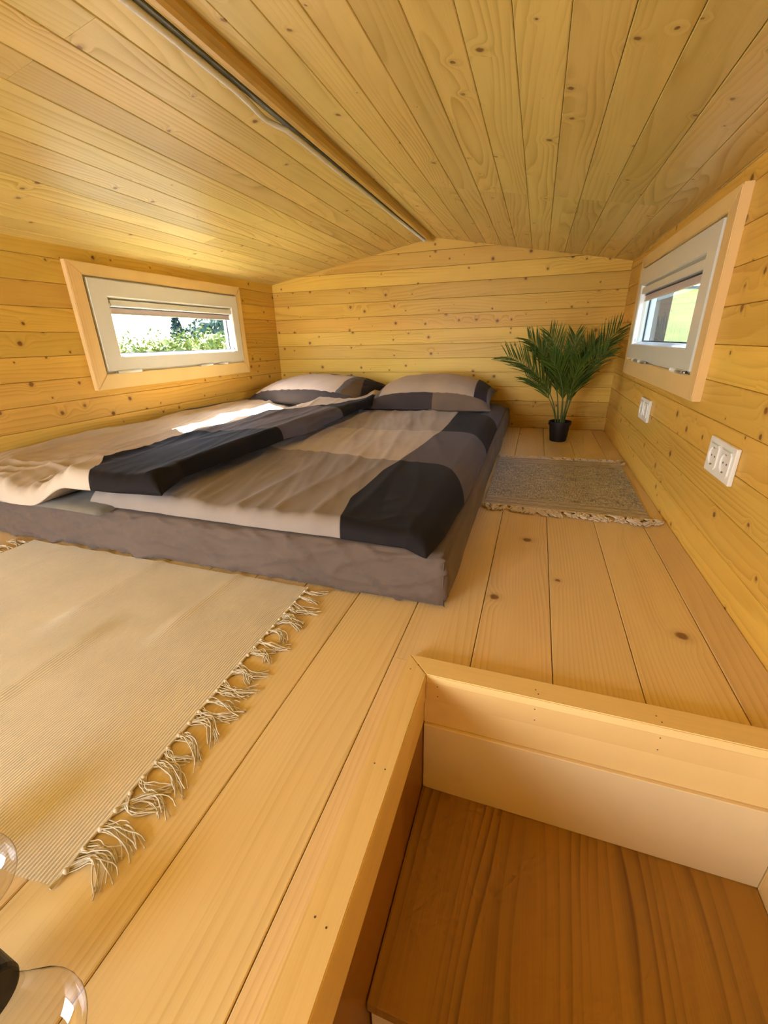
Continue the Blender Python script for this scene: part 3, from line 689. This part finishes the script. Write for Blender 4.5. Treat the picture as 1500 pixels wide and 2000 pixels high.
# ------------------------------------------------------------------ rugs
def thread_fringe(mb, starts, outdir, length, spread_, nthread, rad, zlift=0.001, curl=1.0, wild=0.0):
    for (x, y) in starts:
        o = Vector(outdir); side = Vector((-o.y, o.x, 0)); L = length * random.uniform(.78, 1.15); lean = random.uniform(-.55, .55) * spread_
        bend = random.uniform(-1, 1) * .022 * curl
        for k in range(nthread):
            ln = L * random.uniform(.8, 1.08); q = (k / max(1, nthread - 1) - .5); th0 = random.uniform(0, 6.28); am = random.uniform(.001, .0035) * (1 + wild)
            pts = []
            l2 = lean + random.uniform(-.2, .2) * spread_
            for i in range(9):
                t = i / 8
                lateral = q * (.010 if t > 0 else .016) * (1 - .5 * math.sin(math.pi * min(1, t * 1.3))) + l2 * ln * t + bend * math.sin(math.pi * t) + am * math.sin(th0 + t * 7)
                p = Vector((x, y, 0)) + o * (ln * t) + side * lateral
                p.z = zlift + rad + (.0022 + .003 * random.random()) * math.sin(math.pi * min(1, t * 1.05)) * random.uniform(.4, 1.2) + (.0012 * (k % 3))
                pts.append(p)
            mb.tube(pts, rad, 4, False)
def beige(g):
    tc = g.n('ShaderNodeTexCoord'); p = g.sep(tc.outputs['Object'])
    n = g.noise(g.xyz(g.math('MULTIPLY', p[0], 400.0), g.math('MULTIPLY', p[1], 60.0), 0), 1.0, 2.0)
    c = g.mix(n, (0.80, 0.73, 0.60), (0.92, 0.86, 0.76))
    c = g.mix(g.step(p[1], .418, .412), c, (0.88, 0.80, 0.66))
    b = g.noise(g.xyz(g.math('MULTIPLY', p[0], 30.0), g.math('MULTIPLY', p[1], 3.0), 0), 1.0, 1.0)
    return g.mix(g.math('MULTIPLY', b, .2), c, (0.92, 0.86, 0.72))
M_BEIGE = fabric('beige_cotton', beige, 0.9, 0.1, 900.0, 0.4)
M_THREAD = fabric('thread', lambda g: g.mix(0.0, (0.76, 0.66, 0.49), (0, 0, 0)), 0.9, 0.1)
M_THREAD2 = fabric('thread_cream', lambda g: g.mix(0.0, (0.88, 0.74, 0.57), (0, 0, 0)), 0.9, 0.1)
RX0, RX1, RY0, RY1 = -1.372, -.452, .132, .747
V = []; F = []; nrib = 205; sub = 4; ny = 46; nx = nrib * sub
prof = [0.0, .8, 1.0, .8]
for j in range(ny + 1):
    t = j / ny
    for i in range(nx + 1):
        s = i / nx; rib = prof[i % sub]
        xr = RX1 + (.020 * (1 - t) ** 2) ; x = RX0 + (xr - RX0) * s
        y0 = RY0 + .004 * N(x * 14, 0, 4) + .006 * sstep(-.50, -.43, x) + .001; y1 = RY1 + .003 * N(x * 6, 5, 4)
        if rib == 0: y0 += .0022; y1 -= .0022
        y = y0 + (y1 - y0) * t
        # soft folds running along the ribs
        hfold = 0
        for fx, fy0, fy1, a, wd in ((-.90, .42, .80, .007, .016), (-.78, .10, .52, .008, .020), (-1.10, .2, .8, .006, .02), (-.66, .45, .8, .006, .012), (-1.22, .4, .8, .006, .018), (-.98, 0, .4, .005, .02)):
            xx = x - fx - .05 * (y - .4); hfold += a * math.exp(-(xx / wd) ** 2) * sstep(fy0, fy0 + .12, y) * sstep(fy1 + .02, fy1 - .1, y)
        V.append((x, y, 0.0016 + .0020 * rib + hfold + .0006 * N(x * 9, y * 9, 0)))
for j in range(ny):
    for i in range(nx): q = j*(nx+1)+i; F.append((q, q+1, q+nx+2, q+nx+1))
rug = empty('rug', (-.91, .43, 0), label='large beige ribbed cotton rug with long fringes in front of the bed', cat='rug')
def rel(vs, o): return [(v[0] - o[0], v[1] - o[1], v[2] - o[2]) for v in vs]
oo = mesh('rug_cloth', V, F, M_BEIGE, None, smooth=True); oo.parent = rug; oo.matrix_parent_inverse = Matrix.Translation((.91, -.43, 0))
# flat underside so the cloth has a body
b = MB().box((RX0 + .003, RY0 + .006, .0003), (RX1 - .001, RY1 - .004, .0015)).obj('rug_backing', M_BEIGE); b.parent = rug; b.matrix_parent_inverse = Matrix.Translation((.91, -.43, 0))
random.seed(11)
fr = MB(); nb = 27
thread_fringe(fr, [(RX1 + .020 * (1 - t / nb) ** 2 - .002, RY0 + .010 + (RY1 - RY0 - .018) * (t + .5) / nb) for t in range(nb)], (1, 0, 0), .062, .75, 11, .00085, curl=1.0, wild=.4)
f1 = fr.obj('fringe', M_THREAD, None, smooth=True, kind='stuff'); f1.parent = rug; f1.matrix_parent_inverse = Matrix.Translation((.91, -.43, 0))
# twisted hem threads between the bundles
hm = MB()
hm.tube([(RX1 + .020 * (1 - k/60) ** 2 + .001 + .0012 * math.sin(k), RY0 + .004 + (RY1 - RY0 - .006) * k / 60, .0035) for k in range(61)], .0019, 6)
for k in range(nb): 
    y = RY0 + .010 + (RY1 - RY0 - .018) * (k + .5) / nb; x = RX1 + .020 * (1 - k / nb) ** 2
    hm.lathe([(.0001, .0035), (.0025, .0028), (.0036, 0), (.0025, -.0026), (.0001, -.0032)], 8, Matrix.Translation((x + .002, y, .0042)))
h = hm.obj('knots', M_THREAD, None, smooth=True, kind='stuff'); h.parent = rug; h.matrix_parent_inverse = Matrix.Translation((.91, -.43, 0))
fr = MB(); thread_fringe(fr, [(RX0 + .003, RY0 + .010 + (RY1 - RY0 - .018) * (t + .5) / nb) for t in range(nb)], (-1, 0, 0), .07, .6, 8, .0010)
f2 = fr.obj('fringe', M_THREAD, None, smooth=True, kind='stuff'); f2.parent = rug; f2.matrix_parent_inverse = Matrix.Translation((.91, -.43, 0))

def melange(g):
    tc = g.n('ShaderNodeTexCoord'); p = g.sep(tc.outputs['Object'])
    n = g.noise(g.xyz(g.math('MULTIPLY', p[0], 190.0), g.math('MULTIPLY', p[1], 330.0), 0), 1.0, 2.0, .7)
    m = g.noise(g.xyz(g.math('MULTIPLY', p[0], 25.0), g.math('MULTIPLY', p[1], 330.0), 3.0), 1.0, 1.5, .6)
    w = g.noise(g.xyz(g.math('MULTIPLY', p[0], 330.0), g.math('MULTIPLY', p[1], 40.0), 8.0), 1.0, 1.5, .6)
    k = g.step(g.math('ADD', g.math('MULTIPLY', n, .5), g.math('ADD', g.math('MULTIPLY', m, .25), g.math('MULTIPLY', w, .25))), .40, .62)
    c = g.mix(k, (0.23, 0.21, 0.17), (0.84, 0.76, 0.62))
    # lighter striped borders at both ends
    q = g.math('ABSOLUTE', g.math('SUBTRACT', p[1], 1.725))
    st = g.math('SINE', g.math('MULTIPLY', q, 520.0)); bord = g.step(q, .232, .240)
    lc = g.mix(g.step(st, -.3, .5), (0.40, 0.34, 0.26), (0.76, 0.66, 0.51))
    return g.mix(g.math('MULTIPLY', bord, .85), c, lc)
M_MEL = fabric('melange_wool', melange, 0.92, 0.1, 900.0, 0.5)
V = []; F = []; nx, ny = 130, 160
for j in range(ny + 1):
    for i in range(nx + 1):
        s, t = i/nx, j/ny; x0 = -.124; x1 = interp([(1.39, .379), (1.7, .385), (2.05, .392)], 1.40 + .66*t)
        x = x0 + (x1 - x0)*s; yy0 = 1.408 - .012*s; y = yy0 + (2.046 + .030*s - yy0)*t
        V.append((x, y, .0042 + .0010*math.sin(y*700) + .0016*N(x*9, y*9, 1) + .0006*N(x*90, y*20, 3) + .004*sstep(.36, .39, x)*sstep(2.0, 2.06, y)))
for j in range(ny):
    for i in range(nx): q = j*(nx+1)+i; F.append((q, q+1, q+nx+2, q+nx+1))
rug2 = empty('rug', (.13, 1.73, 0), label='small grey-brown melange rug with cream fringes between the mattress and the right wall', cat='rug')
inv2 = Matrix.Translation((-.13, -1.73, 0))
def kid(o, par, inv): o.parent = par; o.matrix_parent_inverse = inv; return o
kid(mesh('rug_cloth', V, F, M_MEL, None, smooth=True), rug2, inv2)
kid(MB().box((-.122, 1.410, .0003), (.378, 2.044, .0028)).obj('rug_backing', M_MEL), rug2, inv2)
fr = MB(); nb2 = 30
thread_fringe(fr, [(-.120 + .515*(t + .5)/nb2, 1.408 - .012*t/nb2) for t in range(nb2)], (0, -1, 0), .052, .8, 14, .0018, curl=.8, wild=1.6)
kid(fr.obj('fringe', M_THREAD2, None, smooth=True, kind='stuff'), rug2, inv2)
fr = MB(); thread_fringe(fr, [(-.120 + .510*(t + .5)/nb2, 2.044 + .030*t/nb2) for t in range(nb2)], (0, 1, 0), .044, .8, 12, .0018, curl=.8, wild=1.6)
kid(fr.obj('fringe', M_THREAD2, None, smooth=True, kind='stuff'), rug2, inv2)
tg = MB(); tg.V = [(.385, 2.035, .004), (.414, 2.062, .012), (.402, 2.015, .010), (.385, 2.035, .0046), (.414, 2.062, .0126), (.402, 2.015, .0106)]
tg.F = [(0, 2, 1), (3, 4, 5), (0, 1, 4, 3), (1, 2, 5, 4), (2, 0, 3, 5)]
kid(tg.obj('corner_tag', M_SOCK), rug2, inv2)['label'] = 'small white fabric tag at the far right corner'

# ------------------------------------------------------------------ potted palm
def palmcol(g):
    oi = g.n('ShaderNodeTexCoord'); n = g.noise(oi.outputs['Object'], 14.0, 2.0)
    return g.mix(n, (0.022, 0.036, 0.0015), (0.095, 0.125, 0.006))
gp = NG('palm_leaf'); gp.set(palmcol(gp), 0.6, Specular_IOR_Level=0.2); M_PALM = gp.m
M_STEM = plain('palm_stem', (0.11, 0.14, 0.03), 0.5, 0.4, 0.2)
palm = empty('potted_palm', (.150, 2.500, 0), label='potted artificial palm in a small black pot in the far right corner', cat='plant')
MB().lathe([(0, .0), (.040, 0), (.0425, .004), (.053, .088), (.0575, .088), (.0580, .106), (.0545, .106), (.052, .092), (.049, .090)], 36).obj('pot', M_BLACK, palm, smooth=False)
MB().lathe([(0, .093), (.030, .092), (.0505, .089)], 24).obj('soil', M_SOIL, palm, smooth=True)
random.seed(5)
def frond(root, mid, tip, nleaf, leaf, start=.30, droop=.02, rr=.0032, updir=(0, 0, 1)):
    root, mid, tip = Vector(root), Vector(mid), Vector(tip)
    P = lambda t: root*(1-t)**2 + mid*2*t*(1-t) + tip*t*t
    T = lambda t: ((mid-root)*(1-t) + (tip-mid)*t).normalized()
    st = MB().tube([P(i/16) for i in range(17)], rr, 6, True, [1 - .75*i/16 for i in range(17)])
    fo = st.obj('frond', M_STEM, palm, smooth=True)
    mb = MB()
    for k in range(nleaf):
        t = start + (1 - start) * (k + .5) / nleaf; p = P(t); tg = T(t)
        sd = tg.cross(Vector((0, -1, 0))); sd = sd.normalized() if sd.length > .1 else Vector((1, 0, 0))
        for s in (-1, 1):
            ln = 1.22 * leaf * (.62 + .5 * math.sin(math.pi * min(1, (t - start) / (1 - start) * .9 + .12))) * random.uniform(.85, 1.1)
            dr = (tg * random.uniform(.85, 1.05) + sd * s * random.uniform(.45, .78) + Vector((0, -1, 0)) * random.uniform(-.55, .45) + Vector(updir) * .32).normalized()
            wv = dr.cross(tg).cross(dr).normalized() ; nn = dr.cross(wv).normalized(); wd = .0026
            pts = []
            for i in range(6):
                q = i / 5; c = p + dr * ln * q - Vector((0, 0, 1)) * (.04 + droop) * ln * q * q
                w2 = wd * (1.0 * math.sin(math.pi * min(1, .16 + q * .84)) + .02)
                pts.append((c - wv * w2, c + nn * w2 * .35, c + wv * w2))
            base = len(mb.V)
            for tr in pts: mb.V += [tuple(x) for x in tr]
            for i in range(5):
                a = base + i * 3; mb.F += [(a, a+1, a+4, a+3), (a+1, a+2, a+5, a+4)]
    mb.obj('leaflets', M_PALM, fo, smooth=True, kind='stuff')
# numbers are offsets from the pot centre
frond((-.022, .0, .09), (-.045, -.02, .34), (-.300, -.06, .440), 34, .120, .34)
frond((-.014, .012, .09), (-.02, .02, .40), (-.205, .05, .520), 34, .115, .30)
frond((.006, .0, .09), (-.002, .00, .40), (-.105, -.05, .545), 30, .105, .32)
frond((.012, .010, .09), (.035, .02, .38), (.020, .02, .535), 28, .095, .32)
frond((.014, -.006, .09), (.050, -.01, .37), (.215, .00, .560), 34, .115, .34)
frond((.018, .004, .09), (.040, -.03, .34), (.165, -.06, .455), 30, .110, .32, droop=.12)
frond((.004, -.014, .09), (.010, -.05, .33), (-.090, -.14, .430), 30, .105, .30)
frond((.010, -.012, .09), (.030, -.05, .30), (.050, -.12, .420), 28, .100, .32)
frond((.020, .000, .09), (.030, .01, .20), (.050, .00, .300), 7, .060, .55)
frond((-.020, -.006, .09), (-.05, -.02, .26), (-.190, -.05, .330), 20, .095, .45)

frond((-.008, .004, .09), (-.03, .0, .36), (-.150, .02, .470), 30, .100, .34)
frond((.008, .004, .09), (.03, .0, .34), (.110, .04, .500), 30, .105, .34)
frond((.000, -.008, .09), (.0, -.03, .30), (-.030, -.08, .440), 28, .100, .34)
# ------------------------------------------------------------------ string of bulbs on the floor
sl = empty('bulb_string', (-.36, .07, 0), label='clear glass bulbs in black holders on a string, lying at the lower left edge', cat='string lights')
inv3 = Matrix.Translation((.36, -.07, 0))
def bulb(c, axis, R):
    c = Vector(c); a = Vector(axis).normalized(); Mx = Matrix.Translation(c) @ a.to_track_quat('Z', 'Y').to_matrix().to_4x4()
    prof = [(0.0001, R)] + [(R * math.sin(t), R * math.cos(t)) for t in [math.pi * k / 16 for k in range(1, 11)]] + [(R*.70, -R*.80), (R*.60, -R*1.02), (R*.53, -R*1.25), (R*.49, -R*1.50)]
    g_ = kid(MB().lathe(prof, 40, Mx).obj('bulb', M_BULB, smooth=True), sl, inv3)
    h_ = kid(MB().lathe([(.0001, -R*1.20), (R*.56, -R*1.21), (R*.60, -R*1.24), (R*.64, -R*1.32), (R*.66, -R*2.5), (R*.50, -R*2.7), (R*.2, -R*2.75), (.0001, -R*2.75)], 32, Mx).obj('bulb_holder', M_BLACK, smooth=False), sl, inv3)
    return c - a * R * 2.7
e1 = bulb((-.319, .0500, .0415), (1.0, -.06, -.03), .040)
e2 = bulb((-.487, .104, .0445), (.96, .20, -.04), .040)
kid(MB().tube([e2 + Vector((-.06, 0.0, -.02)), e2, e2 + Vector((-.03, -.02, -.01)), (-.60, .03, .006), (-.54, -.02, .005), e1 + Vector((-.03, .01, -.012)), e1], .003, 8).obj('cord', M_BLACK, smooth=True), sl, inv3)

# ------------------------------------------------------------------ outside
def grasscol(g):
    tc = g.n('ShaderNodeTexCoord'); n = g.noise(tc.outputs['Object'], .8, 5.0, .6); m = g.noise(tc.outputs['Object'], .12, 2.0)
    c = g.mix(g.step(n, .35, .7), (0.023, 0.029, 0.008), (0.036, 0.038, 0.013)); return g.mix(g.math('MULTIPLY', m, .35), c, (0.021, 0.032, 0.006))
gg = NG('meadow'); gg.set(grasscol(gg), 0.9, Specular_IOR_Level=0.1); M_GRASS = gg.m
def gh(x, y):
    r = math.hypot(x, y); hill = sstep(.0, .13, math.atan2(x, max(y, .01)) if y > 0 else 3.0) if x > 0 else 0
    if y <= 0 and x > 0: hill = 1
    return -2.45 + hill * (max(0, r - 5) * .135 if r < 62 else 57 * .135 - (r - 62) * .05)
V = []; F = []; n = 90
for j in range(n + 1):
    for i in range(n + 1):
        x = -70 + 145 * i / n; y = -60 + 140 * j / n; V.append((x, y, gh(x, y) + .15 * N(x * .2, y * .2, 0)))
for j in range(n):
    for i in range(n): q = j*(n+1)+i; F.append((q, q+1, q+n+2, q+n+1))
mesh('ground', V, F, M_GRASS, smooth=True, kind='structure')
def leafm(name, a, b):
    g = NG(name); tc = g.n('ShaderNodeTexCoord'); nn = g.noise(tc.outputs['Object'], 5.0, 3.0, .6)
    g.set(g.mix(g.step(nn, .35, .65), a, b), 0.7, Specular_IOR_Level=0.2); return g.m
M_HEDGE = leafm('hedge_leaf', (0.075, 0.105, 0.016), (0.17, 0.18, 0.036)); M_FIR = leafm('fir_needles', (0.018, 0.040, 0.036), (0.030, 0.060, 0.052)); M_TREE = leafm('tree_leaf', (0.020, 0.045, 0.032), (0.045, 0.075, 0.045)); M_BARK = plain('bark', (0.12, 0.08, 0.05), 0.9, 0.2, 0.3)
def leafcloud(mb, c, rad, cnt, size, shape=None):
    for _ in range(cnt):
        while True:
            p = Vector((random.uniform(-1, 1), random.uniform(-1, 1), random.uniform(-1, 1)))
            if .35 < p.length <= 1: break
        q = Vector(c) + Vector((p.x*rad[0], p.y*rad[1], p.z*rad[2])) * (1 + .25 * N(p.x*2.3, p.y*2.3, p.z*2.3 + c[0]))
        a = Vector((random.gauss(0,1), random.gauss(0,1), random.gauss(0,1))).normalized(); b_ = a.cross(Vector((random.gauss(0,1), random.gauss(0,1), random.gauss(0,1)))).normalized()
        s = size * random.uniform(.6, 1.3); k = len(mb.V)
        mb.V += [tuple(q - a*s), tuple(q + b_*s*.45), tuple(q + a*s), tuple(q - b_*s*.45)]; mb.F.append((k, k+1, k+2, k+3))
def shrub(x, y, ztop, rad, mat, label, cnt=6000, size=.06, name='shrub', cat='shrub', group='shrubs outside the left window'):
    z0 = gh(x, y); o = empty(name, (x, y, z0), label=label, cat=cat, group=group); H = ztop - z0
    mb = MB(); leafcloud(mb, (0, 0, H * .54), (rad, rad, H * .42), cnt, size)
    rows, cols = 14, 20; b0 = len(mb.V)
    for a_ in range(rows + 1):
        for b_ in range(cols):
            th, ph = math.pi * a_ / rows, 2 * math.pi * b_ / cols; p = Vector((math.sin(th)*math.cos(ph), math.sin(th)*math.sin(ph), math.cos(th)))
            k_ = .86 + .22 * N(p.x*2.5 + x, p.y*2.5, p.z*2.5); mb.V.append((p.x*rad*k_, p.y*rad*k_, H*.54 + p.z*H*.40*k_))
    for a_ in range(rows):
        for b_ in range(cols): mb.F.append((b0+a_*cols+b_, b0+a_*cols+(b_+1)%cols, b0+(a_+1)*cols+(b_+1)%cols, b0+(a_+1)*cols+b_))
    mb.obj('foliage', mat, o, kind='stuff')
    MB().tube([(0, 0, -.1), (.03, 0, H * .3), (0, .02, H * .75)], .06, 7, True, [1, .8, .3]).obj('trunk', M_BARK, o); return o
random.seed(21)
for (az, d, sl_, rd, lb) in ((-.775, 14.0, .020, 1.1, 'yellow-green shrub outside the left window, at the near edge of its pane'), (-.735, 15.0, .026, 1.0, 'sunlit shrub outside the left window, left of the pane\'s middle'), (-.700, 14.5, .031, .9, 'rounded sunlit shrub outside the left window, in the middle of the pane'), (-.668, 15.5, .030, 1.0, 'bright shrub outside the left window, below the pointed conifer'), (-.635, 15.0, .038, 1.0, 'tallest yellow-green shrub outside the left window, near the far edge of its pane'), (-.600, 14.5, .026, .9, 'shrub outside the left window, at the far edge of the pane')):
    ay = math.sqrt(1 - az*az); shrub(az*d, ay*d, .5329 + sl_*d, rd, M_HEDGE, lb)
for az, d, sl_, rr_, lb in ((-.679, 38, .068, 1.3, 'pointed blue-green conifer far outside the left window'),):
    ay = math.sqrt(1 - az*az); x, y = az*d, ay*d; z0 = gh(x, y); H = .53 + sl_*d - z0; o = empty('conifer', (x, y, z0), label=lb, cat='tree')
    mb = MB()
    for k in range(26):
        q = k / 25; z = H * (.12 + .88 * q); r_ = rr_ * (1 - q) + .05; leafcloud(mb, (0, 0, z), (r_, r_, H * .03), 110, .14)
    mb.obj('foliage', M_FIR, o, kind='stuff'); MB().tube([(0, 0, -.1), (0, 0, H * .9)], .14, 8, True, [1, .2]).obj('trunk', M_BARK, o)
for az, d, sl_, rd, lb in ((-.615, 27, .082, 2.2, 'blue-green broad tree far outside the left window, at its far edge'),):
    ay = math.sqrt(1 - az*az); shrub(az*d, ay*d, .53 + sl_*d, rd, M_TREE, lb, 4500, .16, 'tree', 'tree', None)
for az, sl_, lb in ((.245, .093, 'dark tree on the meadow crest outside the right window, the left one'), (.285, .096, 'dark tree on the meadow crest outside the right window, the right one')):
    ay = math.sqrt(1 - az*az); d = 60; shrub(az*d, ay*d, .53 + sl_*d + 2.0, 3.2, M_TREE, lb, 2500, .35, 'tree', 'tree', 'trees on the meadow crest')
bpy.context.view_layer.update()
